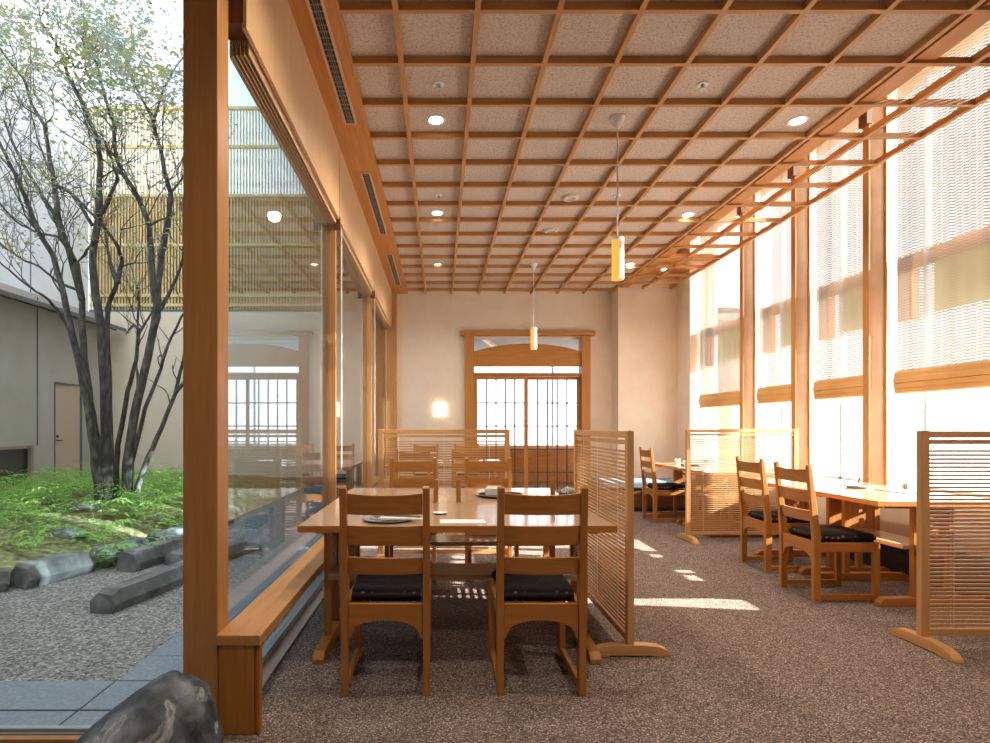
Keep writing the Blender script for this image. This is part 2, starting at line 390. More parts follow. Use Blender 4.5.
# ------------------------------------------------------------------ doorway
YD = YF
fr = MB()
fr.box(.405,.563,YD-.05,YD+.16,0,2.69); fr.box(2.333,2.48,YD-.05,YD+.16,0,2.69)
dfm = struct(fr.build('door_1', wood('orange','z'), bev=.004))
struct(box(.33,2.55,YD-.08,YD+.16,2.686,2.752).build('door_head', wood('orange','x'), dfm, bev=.003))
struct(box(.563,2.333,YD-.0,YD+.05,2.02,2.065).build('door_rail', wood('chair','x'), dfm, bev=.002))
pts = [(.563,2.19)]; n = 20
pts = [(.563,2.18),(2.333,2.18)]
for i in range(n+1):
    u = i/n; x = 2.333-(2.333-.563)*u
    z = 2.43+.13*max(0, 1-abs(2*u-1)**2.2*1.0)
    pts.append((x,z))
struct(MB().prism(pts,'y',YD+.0,YD+.05).build('arched_board', wood('orange','x'), dfm))
struct(MB().box(.563,2.333,YD+.05,YD+.058,2.63,2.69).build('transom_white_edge', M['paper'], dfm))
def slider(x0, x1, y, label):
    t = thing('sliding_door', label, 'door', (x0, y, 0), 0)
    w = x1-x0; fw = .055
    MB().box(0,fw,0,.035,0,2.02).box(w-fw,w,0,.035,0,2.02).box(fw,w-fw,0,.035,1.965,2.02).box(fw,w-fw,0,.035,0,.12).build('door_frame', wood('orange','z'), t, bev=.002)
    g = MB(); nb = 5
    for k in range(1, nb): 
        x = fw+(w-2*fw)*k/nb; g.box(x-.010,x+.010,.005,.030,.12,1.965)
    z = 1.965
    for k in range(1,5): 
        z = 1.965-.385*k; g.box(fw,w-fw,.006,.029,z-.010,z+.010)
    g.build('lattice_bars', wood('dark','z'), t)
    MB().box(fw,w-fw,.016,.019,.12,1.965).build('glass_panel', M['glass'], t)
    return t
slider(.563,1.45,YD+.005,'left glazed lattice sliding door in the far doorway')
slider(1.41,2.333,YD+.05,'right glazed lattice sliding door in the far doorway, brightly backlit')
# room beyond the doorway
struct(box(-.84,5.5,9.41,13.6,-.1,-.01).build('floor_beyond', mat('beyond_floor',(.30,.20,.13),.5)))
struct(MB().box(-.84,5.5,9.41,13.6,3.0,3.1).build('ceiling_beyond', mat('beyond_ceiling',(.28,.25,.23),.9)))
struct(MB().box(-.84,5.5,13.5,13.6,0,.65).box(-.84,.55,13.5,13.6,.65,3).box(-.84,-.7,9.41,13.5,0,3).box(5.4,5.5,9.41,13.5,0,3).box(5.0,5.5,13.5,13.6,.65,3).build('wall_beyond', M['plaster']))
g = MB()
g.box(2.7,2.74,13.5,13.55,.65,3)
g.box(.55,5,13.5,13.55,2.45,2.5)
struct(g.build('window_9', M['alu_light']))
cb = MB()
for x in (.4,2.4,4.2): cb.prism([(x,9.7),(x+.08,9.7),(x+1.1,13.3),(x+1.02,13.3)],'z',2.93,3.0)
struct(cb.build('trim_9', wood('pale','y')))
t = thing('counter', 'long low orange-brown counter seen through the sliding doors', 'counter', (2.2,12.2,0))
MB().box(-1.9,1.9,-.3,.3,.72,.78).build('counter_top', wood('pale','x'), t)
MB().box(-1.85,1.85,-.28,.28,0,.72).build('counter_body', wood('chair','x'), t)

# ------------------------------------------------------------------ ceiling fittings
i = 0
vl = ['nearest long black slotted vent in the wooden ceiling beam','middle black slotted vent in the wooden ceiling beam','furthest black slotted vent in the wooden ceiling beam']
for (a, b), l in zip([(2.45,4.05),(4.82,6.37),(7.1,8.63)], vl):
    t = thing('ceiling_vent', l, 'vent', (-.645,(a+b)/2,ZC-.012), 0, 'slotted vents in the beam')
    w = (b-a)/2
    MB().box(-.045,-.030,-w,w,0,.012).box(.030,.045,-w,w,0,.012).box(-.03,.03,-w,-w+.015,0,.012).box(-.03,.03,w-.015,w,0,.012).build('vent_frame', wood('pale','y'), t)
    MB().box(-.03,.03,-w+.015,w-.015,.008,.0115).build('vent_backing', M['black'], t)
    g = MB()
    k = -w+.05
    while k < w-.03: g.box(-.03,.03,k-.003,k+.003,.002,.008); k += .05
    for x in (-.012,0,.012): g.box(x-.0018,x+.0018,-w+.015,w-.015,.001,.008)
    g.build('vent_slats', mat('vent_grey',(.25,.24,.23),.5), t)
def downlight(x, y, z, label):
    t = thing('downlight', label, 'ceiling light', (x,y,z), 0, 'round recessed downlights')
    MB().lathe([(.050,0),(.072,-.004),(.075,0),(.050,.002)]).build('trim_ring', M['white'], t, smooth=True)
    MB().cyl((0,0),.050,-.002,.001).build('lamp_disc', M['lamp'], t)
    return t
ZT = ZC+.045
dl = [(-.03,4.09,'recessed downlight nearest the camera in the left ceiling row'),(-.03,5.87,'recessed downlight second in the left ceiling row'),(-.03,7.75,'recessed downlight furthest away in the left ceiling row'),
      (2.625,4.10,'recessed downlight nearest the camera in the row by the windows'),(2.625,5.92,'recessed downlight second in the row by the windows'),(2.625,7.72,'recessed downlight third in the row by the windows')]
proto = None
for x, y, l in dl:
    if proto is None: proto = downlight(x,y,ZT,l)
    else: dup(proto,(x,y,ZT),0,l)
dup(proto,(3.4,8.45,3.56),0,'recessed downlight in the wood soffit by the far wall corner')
def spot(x,y,z,power,size=2.6,col=(1,.86,.70),r=.06,blend=.8):
    l = bpy.data.lights.new('lamp_light','SPOT'); l.energy = power; l.spot_size = size; l.spot_blend = blend; l.color = col; l.shadow_soft_size = r
    o = bpy.data.objects.new('lamp_light', l); o.location = (x,y,z); COL.objects.link(o)
LP = 56
for x,y in [(-.03,4.09),(-.03,5.87),(-.03,7.75),(2.625,4.10),(2.625,5.92),(2.625,7.72)]: spot(x,y,ZT-.03,LP)
def disc(x,y,label,r=.09,name='ceiling_speaker'):
    t = thing(name,label,'ceiling fitting',(x,y,ZT))
    MB().lathe([(0,-.012),(r*.55,-.012),(r*.6,-.02),(r*.66,-.02),(r*.75,-.010),(r,-.006),(r*1.02,0)]).build('cover', mat('grey_white_plastic',(.62,.55,.5),.5), t, smooth=True)
    MB().lathe([(r*.62,-.021),(r*.70,-.021),(r*.70,-.014),(r*.62,-.014)]).build('inner_ring', M['white'], t)
disc(1.27,5.46,'round white ceiling disc nearer the camera, behind the near pendant')
disc(1.26,6.38,'round white ceiling disc further back, towards the far pendant')
def sprinkler(x,y,label):
    t = thing('sprinkler',label,'sprinkler',(x,y,ZT),0,'ceiling sprinklers')
    MB().lathe([(0,-.004),(.035,-.006),(.038,0)],n=20).build('rosette', M['white'], t)
    MB().cyl((0,0),.012,-.03,-.005,12).cyl((0,0),.020,-.034,-.030,12).build('sprinkler_head', M['alu'], t)
    return t
sp = sprinkler(-.01,3.66,'small sprinkler head in a tile above the nearest downlight on the left')
dup(sp,(1.72,3.66,ZT),0,'small sprinkler head in a tile right of the near pendant cord')
dup(sp,(1.72,5.42,ZT),0,'small sprinkler head right of the round ceiling discs')
dup(sp,(-.01,5.42,ZT),0,'small sprinkler head near the second downlight of the left row')
# added downlights out of view, to brighten the near part of the room
for x in (-.03,2.57):
    for y in (2.28,.5):
        dup(proto,(x,y,ZT),0,'added unseen fill downlight over the near part of the room, beside the '+('left beam' if x<0 else 'window recess'),'added fill downlights over the near part of the room')
        spot(x,y,ZT-.03,48)
# pendants
def pendant(x,y,label):
    t = thing('pendant_lamp',label,'pendant lamp',(x,y,2.25),0,'cylindrical pendant lamps')
    MB().lathe([(.0,1.095),(.010,1.095),(.022,1.115),(.055,1.165),(.06,1.175),(0,1.175)]).build('ceiling_cap', M['white'], t, smooth=True)
    MB().tube([(0,0,1.14),(0,0,.30)],.0055,8).build('cord', M['cord'], t)
    # outer veneer shell: open on the left-front
    g = MB(); n = 26; a0, a1 = math.radians(-100), math.radians(135); vs=[]; fs=[]
    for i in range(n+1):
        a = a0+(a1-a0)*i/n
        for r in (.046,.043):
            vs += [(r*math.cos(a),r*math.sin(a),0),(r*math.cos(a),r*math.sin(a),.30)]
    for i in range(n):
        k = 4*i
        fs += [(k,k+4,k+5,k+1),(k+2,k+3,k+7,k+6),(k+1,k+5,k+7,k+3),(k,k+2,k+6,k+4)]
    g.raw(vs,fs).build('lamp_shade', M['shade_white'], t, smooth=False)
    MB().cyl((0,0),.041,.005,.285,28).build('glowing_cylinder', M['shade_amber'], t, smooth=False)
    MB().cyl((0,0),.046,.285,.30,28).build('lamp_top', M['white'], t)
    return t
p = pendant(1.29,4.06,'near cylindrical pendant lamp, half white and half glowing amber')
dup(p,(1.29,7.7,2.25),0,'far cylindrical pendant lamp hanging before the doorway')
t = thing('wall_sconce','small glowing square paper sconce on the far wall left of the doorway','wall lamp',(0,YF,1.35))
MB().box(-.105,.105,-.09,-.01,0,.235).build('lamp_shade', M['sconce'], t, bev=.01)
MB().box(-.06,.06,-.012,0,.03,.2).build('back_plate', wood('orange','z'), t)

# ------------------------------------------------------------------ chairs
def make_chair(label, group):
    t = thing('dining_chair', label, 'chair', (0,0,0), 0, group)
    wz = wood('chair','z'); wx = wood('chair','x'); wy = wood('chair','y')
    for s in (-1,1):
        x0, x1 = sorted((s*.196, s*.165))
        # rear post: leg then raked back
        MB().prism([(-.02,0),(.025,0),(.028,.30),(.026,.44),(-.035,.915),(-.050,.925),(-.062,.915),(-.022,.44),(-.022,.25)],'x',x0,x1).build('rear_post', wz, t, bev=.003)
        MB().prism([(.385,.0),(.425,.0),(.425,.40),(.385,.40)],'x',x0,x1).build('front_leg', wz, t, bev=.003)
        MB().box(x0+.004,x1-.004,.02,.39,.012,.050).build('floor_runner', wy, t, bev=.003)
        MB().box(x0+.004,x1-.004,.02,.39,.335,.395).build('side_rail', wy, t, bev=.003)
    # back slats (bowed)
    for z0, z1, yo in ((.535,.61,-.008),(.665,.75,-.022),(.80,.885,-.038)):
        g = MB(); n = 12; vs=[]; fs=[]
        for i in range(n+1):
            u = -1+2*i/n; x = .163*u; bow = -.022*(1-u*u); zt = .008*(u*u) if z1 > .8 else 0
            y = yo+bow
            dz0 = -.012; dz1 = 0
            vs += [(x,y-.009+.004,z0),(x,y+.009+.004,z0),(x,y+.009-.006,z1+zt),(x,y-.009-.006,z1+zt)]
        for i in range(n):
            k = 4*i
            fs += [(k,k+4,k+5,k+1),(k+1,k+5,k+6,k+2),(k+2,k+6,k+7,k+3),(k+3,k+7,k+4,k)]
        fs += [(0,1,2,3),(4*n+3,4*n+2,4*n+1,4*n)]
        g.raw(vs,fs).build('back_slat', wx, t, bev=.002)
    # arched aprons
    def apron(y0,y1):
        pts = [(-.162,.40),(-.162,.245)]
        n = 16
        for i in range(n+1):
            u = -1+2*i/n; pts.append((.155*u,.255+.075*math.sqrt(max(0,1-u*u))**.8))
        pts += [(.162,.245),(.162,.40)]
        return MB().prism(pts,'y',y0,y1)
    apron(-.012,.014).build('rear_apron', wx, t)
    MB().box(-.162,.162,.393,.417,.33,.395).build('front_rail', wx, t, bev=.003)
    # cushion
    bm = bmesh.new(); bmesh.ops.create_cube(bm, size=1)
    bmesh.ops.scale(bm, vec=(.36,.40,.055), verts=bm.verts)
    bmesh.ops.bevel(bm, geom=bm.edges[:], offset=.018, segments=3, affect='EDGES')
    for v in bm.verts:
        if v.co.z > 0: v.co.z += .012*(1-(v.co.x/.18)**2)*(1-(v.co.y/.2)**2)
        v.co.y += .225; v.co.z += .425
    me = bpy.data.meshes.new('seat_cushion'); bm.to_mesh(me); bm.free()
    for p in me.polygons: p.use_smooth = True
    me.materials.append(M['cloth']); c = bpy.data.objects.new('seat_cushion', me); COL.objects.link(c); c.parent = t
    for v in me.vertices:  # notch between the posts
        if v.co.y < .05 and abs(v.co.x) > .155: v.co.x = math.copysign(.155, v.co.x)
    return t
ch = make_chair('ladder-back wooden chair on the left, nearest the camera', 'ladder-back chairs with dark seats')
ch.location = (-.24,2.47,0)
dup(ch,(.445,2.47,0),0,'ladder-back wooden chair nearest the camera, directly left of the slatted screen')
dup(ch,(-.225,4.68,0),PI,'ladder-back chair facing the camera on the left, across the front tables')
dup(ch,(.405,4.68,0),PI,'ladder-back chair facing the camera on the right, across the front tables')
dup(ch,(2.54,3.96,0),-PI/2,'ladder-back chair drawn up to the window table nearest the camera')
dup(ch,(2.66,4.72,0),-PI/2,'ladder-back chair by the windows, second behind the nearest one')
dup(ch,(2.66,7.10,0),-PI/2,'small distant ladder-back chair between the middle screen and the far window screen')
dup(ch,(-.31,6.5,0),0,'distant ladder-back chair behind the back slatted screen, left one')
dup(ch,(.33,6.5,0),0,'distant ladder-back chair behind the back slatted screen, right one')
dup(ch,(-.22,8.75,0),PI,'furthest ladder-back chair near the far wall under the sconce')
dup(ch,(.42,8.75,0),PI,'furthest ladder-back chair near the far wall in front of the doorway edge')

# ------------------------------------------------------------------ tables
def make_table(L, label, loc, rz, group=None):
    t = thing('trestle_table', label, 'table', loc, rz, group)
    h = L/2
    MB().box(-h+.004,h-.004,-.419,.419,.669,.70).build('tabletop', wood('top','x'), t)
    MB().box(-h,h,-.423,-.419,.668,.699).box(-h,h,.419,.423,.668,.699).box(-h,-h+.004,-.419,.419,.668,.699).box(h-.004,h,-.419,.419,.668,.699).build('edge_band', wood('chair','x'), t)
    xt = h-.085
    for s in (-1,1):
        x = s*xt
        tr = MB().prism([(-.36,0),(.36,0),(.36,.025),(.33,.055),(.2,.06),(-.2,.06),(-.33,.055),(-.36,.025)],'x',x-.028,x+.028).build('foot', wood('chair','y'), t, bev=.003)
        for y in (-.115,.115): MB().box(x-.018,x+.018,y-.02,y+.02,.058,.668).build('leg', wood('chair','z'), t, bev=.002)
        g = MB()
        g.box(x-.009,x+.009,-.096,-.02,.37,.668).box(x-.009,x+.009,.02,.096,.37,.668)
        z = .37
        for z0, z1 in ((.37,.44),(.478,.508),(.546,.570),(.595,.668)): g.box(x-.009,x+.009,-.02,.02,z0,z1)
        g.build('end_panel', wood('chair','z'), t)
        MB().box(x-.018,x+.018,-.137,.137,.335,.37).build('cross_rail', wood('chair','y'), t, bev=.002)
        MB().box(x-.02,x+.02,-.33,.33,.645,.668).build('top_cleat', wood('chair','y'), t)
    MB().box(-xt+.01,xt-.01,-.185,.075,.371,.398).build('lower_shelf', wood('top','x'), t, bev=.002)
    return t
gt = 'trestle tables'
make_table(1.55,'wide glossy wooden trestle table behind the two nearest chairs',(.085,3.135,0),0,gt)
make_table(1.55,'wide glossy trestle table butted behind the front one, before the back screen',(.085,3.983,0),0,gt)
small = make_table(.795,'narrow trestle table by the windows, closest to the right-hand screen',(3.245,4.0,0),-PI/2,gt)
dup(small,(3.245,4.798,0),-PI/2,'narrow trestle table by the windows, behind the one nearest the camera',gt)
dup(small,(3.245,6.33,0),-PI/2,'narrow trestle table just behind the far window screen',gt)
dup(small,(3.245,7.128,0),-PI/2,'narrow trestle table by the far corner bench',gt)
make_table(1.55,'distant trestle table behind the back slatted screen, nearer one',(.085,7.15,0),0,gt)
make_table(1.55,'distant trestle table closest to the far wall',(.085,8.0,0),0,gt)
# wall bench
t = thing('wall_bench','low bench with blue-grey seat and brown base near the far corner','bench',(3.0,8.05,0))
MB().box(-.75,.7,-.28,.28,.06,.32).build('bench_base', wood('dark','x'), t)
MB().box(-.75,.7,-.30,.30,.32,.42).build('bench_cushion', M['bench_cloth'], t, bev=.02)
MB().box(-.72,.67,-.25,.25,0,.06).build('bench_kick', M['charcoal'], t)

# ------------------------------------------------------------------ slatted screens
def make_screen(label, loc, rz):
    t = thing('slatted_screen', label, 'screen', loc, rz, 'slatted wooden floor screens')
    L = 1.16; h = L/2
    for s in (-1,1):
        a, b = sorted((s*h, s*(h-.045)))
        st = MB().box(a,b,-.017,.017,.03,1.16).build('stile', wood('screen','z'), t, bev=.003)
        x = (a+b)/2
        # arched foot
        pts = [(-.21,0),(-.12,0),(-.11,.006),(.11,.006),(.12,0),(.21,0),(.208,.014),(.185,.036),(.14,.053),(.06,.060),(-.06,.060),(-.14,.053),(-.185,.036),(-.208,.014)]
        MB().prism(pts,'x',x-.026,x+.026).build('foot', wood('screen','y'), t, bev=.003)
        MB().cyl((0,0),.006,0,.004,10).build('dowel', wood('dark','z'), st, loc=(x,0,1.158))
    MB().box(-h+.045,h-.045,-.013,.013,1.122,1.158).build('top_rail', wood('screen','x'), t, bev=.002)
    MB().box(-h+.045,h-.045,-.013,.013,.065,.10).build('bottom_rail', wood('screen','x'), t, bev=.002)
    g = MB(); z = .118
    while z < 1.065:
        g.box(-h+.043,h-.043,-.006,.006,z-.0056,z+.0056); z += .0217
    g.box(-h+.043,h-.043,-.010,.010,1.088,1.112)
    g.build('slats', wood('screen','x'), t)
    g = MB()
    for x in (-.4,0,.4):
        for y in (-.0095,.0095): g.tube([(x,y,.1),(x,y,1.12)],.0016,4)
    g.build('ladder_cords', M['cord'], t)
    return t
sc = make_screen('slatted wooden screen in the middle, seen obliquely beside the front table',(.98,3.45,0),PI/2)
dup(sc,(.035,4.93,0),0,'slatted wooden screen across the back of the front tables')
dup(sc,(3.13,5.80,0),0,'slatted wooden screen by the windows behind two chairs, brightly backlit')
dup(sc,(3.15,3.0,0),0,'slatted wooden screen at the right edge, nearest the camera')

# ------------------------------------------------------------------ tableware
TZ = .70
def holder(x,y,label):
    t = thing('menu_holder',label,'menu holder',(x,y,TZ),0,'tall wooden tag holders')
    MB().box(-.022,.022,-.02,.02,0,.012).build('clear_base', M['glass'], t)
    MB().box(-.015,.015,-.007,.007,.005,.145).build('wooden_tag', wood('chair','z'), t, bev=.002)
    d = MB()
    for z in (.035,.12): d.box(-.004,.004,-.0085,-.007,z-.004,z+.004)
    d.build('tag_mark', M['shade_amber'] if False else wood('orange','z'), t)
    return t
hd = holder(-.025,3.56,'upright wooden tag holder on the front tables, left of the pair')
dup(hd,(.118,3.56,TZ),0,'upright wooden tag holder on the front tables, right of the pair')
dup(hd,(.73,3.62,TZ),0,'upright wooden tag holder beside the dark flower bowl')
t = thing('plate','grey round plate under the folded dark napkin, front table left','plate',(-.27,2.88,TZ))
MB().lathe([(0,.002),(.08,.002),(.125,.012),(.13,.014),(.125,.008),(.08,0),(0,0)]).build('plate_body', mat('grey_ceramic',(.35,.32,.3),.35), t, smooth=True)
t = thing('folded_napkin','folded black and white napkin lying on the grey plate','napkin',(-.22,2.86,TZ+.014))
MB().raw([(-.08,-.04,0),(.10,-.03,0),(.12,.03,0),(-.06,.05,0),(-.08,-.04,.008),(.10,-.03,.006),(.12,.03,.006),(-.06,.05,.014)],[(0,3,2,1),(4,5,6,7),(0,1,5,4),(1,2,6,5),(2,3,7,6),(3,0,4,7)]).build('black_cloth', M['black'], t)
MB().raw([(-.09,-.06,0),(.14,-.05,0),(.14,-.035,0),(-.08,-.03,0),(-.09,-.06,.01),(.14,-.05,.005),(.14,-.035,.006),(-.08,-.03,.014)],[(0,3,2,1),(4,5,6,7),(0,1,5,4),(1,2,6,5),(2,3,7,6),(3,0,4,7)]).build('white_edge', M['paper'], t)
t = thing('bowl','small patterned white bowl on the front table behind the left chair','bowl',(-.325,2.90,TZ+.014))
MB().lathe([(0,0),(.02,0),(.03,.008),(.037,.035),(.034,.035),(.027,.01),(0,.006)],n=20).build('bowl_body', M['white'], t, smooth=True)
tag(MB().box(-.115,.115,-.06,.06,0,.003).build('paper_mat', M['paper'], loc=(.115,2.83,TZ)),'white rectangular paper mat on the front table between the two chairs','paper mat')
tag(MB().lathe([(0,.001),(.03,.001),(.043,.008),(.044,.009),(.03,.0),(0,0)],n=24).build('small_dish', M['white'], loc=(0.0,3.09,TZ), smooth=True),'small white oval dish left of the white paper mat','dish')
# far side setting
t = thing('tray','round dark tray on the second front table, behind the right chair','tray',(.42,3.88,TZ))
MB().lathe([(0,.003),(.15,.003),(.17,.016),(.175,.016),(.155,0),(0,0)]).build('tray_body', M['black'], t, smooth=True)
MB().lathe([(.155,.0135),(.176,.0185),(.178,.0165),(.157,.0115)]).build('rim', wood('screen','x'), t, smooth=True)
t = thing('napkin_box','white box of folded napkins standing on the dark tray','napkin box',(.38,3.89,TZ+.006))
MB().box(-.065,.065,-.03,.03,0,.05).build('box_body', M['white'], t, bev=.004)
MB().raw([(-.055,-.01,.05),(.055,-.01,.05),(.055,.01,.05),(-.055,.01,.05),(-.05,0,.066),(.05,0,.066)],[(0,1,5,4),(2,3,4,5),(1,2,5),(3,0,4)]).build('napkin', M['paper'], t)
t = thing('flower_bowl','dark bowl heaped with tiny white flowers beside a wooden tag holder','flower bowl',(.83,3.62,TZ))
MB().lathe([(0,0),(.045,0),(.055,.01),(.062,.05),(.057,.05),(.05,.012),(0,.01)]).build('bowl_body', M['black'], t, smooth=True)
g = MB(); random.seed(3)
for k in range(60):
    a = random.random()*2*PI; r = .05*math.sqrt(random.random()); zz = .045+.05*(1-(r/.06)**2)*random.uniform(.6,1)
    x, y = r*math.cos(a), r*math.sin(a); s_ = .007
    g.raw([(x-s_,y,zz),(x,y-s_,zz),(x+s_,y,zz),(x,y+s_,zz),(x,y,zz+s_),(x,y,zz-s_)],[(0,1,4),(1,2,4),(2,3,4),(3,0,4),(1,0,5),(2,1,5),(3,2,5),(0,3,5)])
g.build('flowers', M['paper'], t)
# window table settings
t = thing('plate','white plate with a dark rim on the nearest window table','plate',(3.3,4.42,TZ))
MB().lathe([(0,.004),(.06,.004),(.10,.020),(.103,.020),(.065,0),(0,0)]).build('plate_body', M['white'], t, smooth=True)
MB().lathe([(.094,.019),(.104,.0225),(.106,.018),(.096,.0155)]).build('rim', M['black'], t, smooth=True)
t = thing('spoon_rest','small dark spoon standing in a white cup on the window plate','cup',(3.3,4.42,TZ+.005))
MB().lathe([(0,0),(.022,0),(.03,.03),(.027,.03),(.02,.004),(0,.004)],n=18).build('cup_body', M['white'], t, smooth=True)
MB().tube([(0,0,.01),(.015,.0,.06),(.022,0,.075)],[.004,.004,.008],8).build('spoon', M['black'], t)
tag(MB().box(-.09,.09,-.13,.13,0,.004).build('menu', M['plinth'], loc=(3.42,4.15,TZ)),'flat dark grey menu card on the nearest window table','menu')
t = thing('card_box','clear box holding folded cards at the window end of the nearest table','box',(3.60,4.28,TZ))
MB().box(-.045,.045,-.03,.03,0,.055).build('clear_box', M['glass'], t)
for k in range(5): MB().box(-.038,.038,-.022+.010*k,-.018+.010*k,.003,.062).build('folded_card', M['beige_strip'] if k%2 else M['paper'], t)
for k, (x, y, l) in enumerate([(3.0,6.82,'white teacup on the distant window table, near edge'),(3.08,7.25,'white teacup on the table by the corner bench'),(.0,7.05,'white teacup on the distant table behind the back screen, left'),(.16,7.05,'white teacup on the distant table behind the back screen, right')]):
    t = thing('teacup', l, 'cup', (x,y,TZ), 0, 'white teacups')
    MB().lathe([(0,0),(.022,0),(.03,.02),(.035,.065),(.032,.065),(.026,.02),(0,.008)],n=18).build('cup_body', M['white'], t, smooth=True)
tag(MB().lathe([(0,.004),(.09,.004),(.12,.014),(.123,.012),(.09,0),(0,0)]).build('serving_tray', M['black'], loc=(3.12,6.95,TZ), smooth=True),'round black tray on the distant window table','tray')

# ------------------------------------------------------------------ garden rock indoors, pebbles
def rock_mesh(name, material, dims, seed, subdiv=4, amp=.22, flat=True):
    bm = bmesh.new(); bmesh.ops.create_icosphere(bm, subdivisions=subdiv, radius=1)
    off = Vector((seed*3.1, seed*1.7, seed*.9))
    for v in bm.verts:
        n1 = noise.noise(v.co*1.1+off); n2 = noise.noise(v.co*2.9+off); n3 = noise.noise(v.co*7+off)
        r = 1+amp*n1*1.6+amp*.6*n2+amp*.22*n3
        v.co = Vector((v.co.x*dims[0]*r, v.co.y*dims[1]*r, v.co.z*dims[2]*r))
    me = bpy.data.meshes.new(name); bm.to_mesh(me); bm.free(); me.materials.append(material)
    o = bpy.data.objects.new(name, me); COL.objects.link(o); return o
o = None
# big rock: silhouette profile (x offset -> height), built as a ridge with depth
bm = bmesh.new(); bmesh.ops.create_icosphere(bm, subdivisions=5, radius=1)
D = 1.78
prof = [(40,760),(75,740),(95,722),(120,703),(140,688),(155,675),(165,670),(184,672),(198,686),(202,702),(210,722),(222,748),(232,800)]
def rz(xw):
    px = CX+xw*F/D
    for (a, b), (c, d) in zip(prof, prof[1:]):
        if a <= px <= c: return H0-((b+(d-b)*(px-a)/(c-a))-CY)*D/F
    return .0
for v in bm.verts:
    u, w_, z = v.co
    x = -1.045+u*.325; top = max(rz(x),.04)
    yy = D+w_*.27
    fall = math.sqrt(max(0,1-w_*w_))
    zz = -.12+(top+.12)*max(z*1.0,0)**.35*(fall**.5) if z > 0 else -.12+z*.02
    nn_ = noise.noise(Vector((x*7,yy*7,zz*7)))*.03+abs(noise.noise(Vector((x*14,yy*14,zz*14))))*.03+noise.noise(Vector((x*32,yy*32,zz*32)))*.008
    v.co = Vector((x+nn_*.6, yy+nn_, zz+nn_*.7))
me = bpy.data.meshes.new('garden_rock'); bm.to_mesh(me); bm.free(); me.materials.append(M['rock'])
o = bpy.data.objects.new('garden_rock', me); COL.objects.link(o)
tag(o,'large grey rock with pale veins at the foot of the corner post','rock')
o = None
random.seed(11)
pm = rock_mesh('pebble', M['pebble'], (.022,.017,.012), 5, 2, .15)
pm.location = (-1.38,2.06,-.035); tag(pm,'small grey pebble indoors by the glass threshold, left of the veined rock','pebble','pebbles inside the glass')
for k in range(110):
    c = pm.copy(); COL.objects.link(c)
    c.location = (random.uniform(-1.9,-1.05), random.uniform(1.75,2.10), -.036); c.rotation_euler = (0,0,random.uniform(0,6)); c.scale = [random.uniform(.7,1.4)]*3

# ------------------------------------------------------------------ courtyard
struct(box(-7.4,-.90,2.21,11.7,-.25,-.045).build('ground_gravel', M['gravel']))
g = MB()
# paving: front strip + side strip
y = 2.22
for (a, b) in ((2.22,2.385),(2.395,2.665)):
    x = -1.0
    for k in range(12):
        g.box(x-.54,x-.005,a,b-.004,-.06,-.03); x -= .545
y = 2.67
while y < 11.4:
    g.box(-1.54,-1.0,y,y+.286,-.06,-.03); y += .29
struct(g.build('ground_paving', M['paver']))
# moss mound as a heightfield
def mound(x, y):
    # distance inside boundary polyline
    bx = -3.25+.2*max(0,(y-4.2)) if y > 4.2 else -3.25-(4.2-y)*1.3
    bx = min(bx,-2.72)
    d = bx-x
    if d <= 0: return -.08+d*.0
    h = .26*(1-math.exp(-d/.7))
    h += .10*math.exp(-((x+4.0)**2+(y-6.8)**2)/1.6)
    h += .05*noise.noise(Vector((x*1.3,y*1.3,0)))+.015*noise.noise(Vector((x*6,y*6,0)))
    return -.03+h
nx, ny = 90, 130; X0,X1,Y0,Y1 = -6.9,-2.6,3.2,11.55
vs = []; fs = []
for j in range(ny+1):
    for i in range(nx+1):
        x = X0+(X1-X0)*i/nx; y = Y0+(Y1-Y0)*j/ny; vs.append((x,y,mound(x,y)))
for j in range(ny):
    for i in range(nx):
        k = j*(nx+1)+i; fs.append((k,k+1,k+nx+2,k+nx+1))
struct(MB().raw(vs,fs).build('ground_moss', M['moss'], smooth=True))
# walls of the court
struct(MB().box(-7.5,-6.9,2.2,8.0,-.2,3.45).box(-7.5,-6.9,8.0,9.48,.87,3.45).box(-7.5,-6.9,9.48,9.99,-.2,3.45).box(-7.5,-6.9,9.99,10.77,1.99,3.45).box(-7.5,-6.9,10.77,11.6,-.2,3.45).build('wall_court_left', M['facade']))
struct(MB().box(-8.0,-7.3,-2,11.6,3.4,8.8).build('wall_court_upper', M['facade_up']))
struct(MB().box(-6.90,-6.885,9.46,9.985,-.2,.16).box(-6.90,-6.885,10.79,11.6,-.2,.16).box(-6.9,-1.0,11.58,11.6,-.1,.13).build('baseboard_court', M['plinth']))
struct(MB().box(-6.898,-6.885,9.565,9.58,.87,3.4).box(-7.3,-7.288,9.955,9.968,3.4,8.8).build('trim_10', M['plinth']))
struct(box(-7.0,.4,11.6,11.8,-.2,3.57).build('wall_court_back', M['cream']))
struct(MB().box(-7.3,.4,11.62,12.0,3.57,3.62).build('trim_11', M['plinth']))
# eave
g = MB().prism([(-6.45,3.13),(-6.45,3.20),(-7.35,3.50),(-7.35,3.42)],'y',2.2,11.5)
struct(g.build('trim_12', mat('eave_metal',(.10,.115,.125),.5)))
g = MB(); y = 2.6
while y < 11.5: g.prism([(-6.47,3.10),(-6.47,3.13),(-7.2,3.40),(-7.2,3.34)],'y',y,y+.05); y += .45
struct(g.build('trim_13', wood('dark','x')))
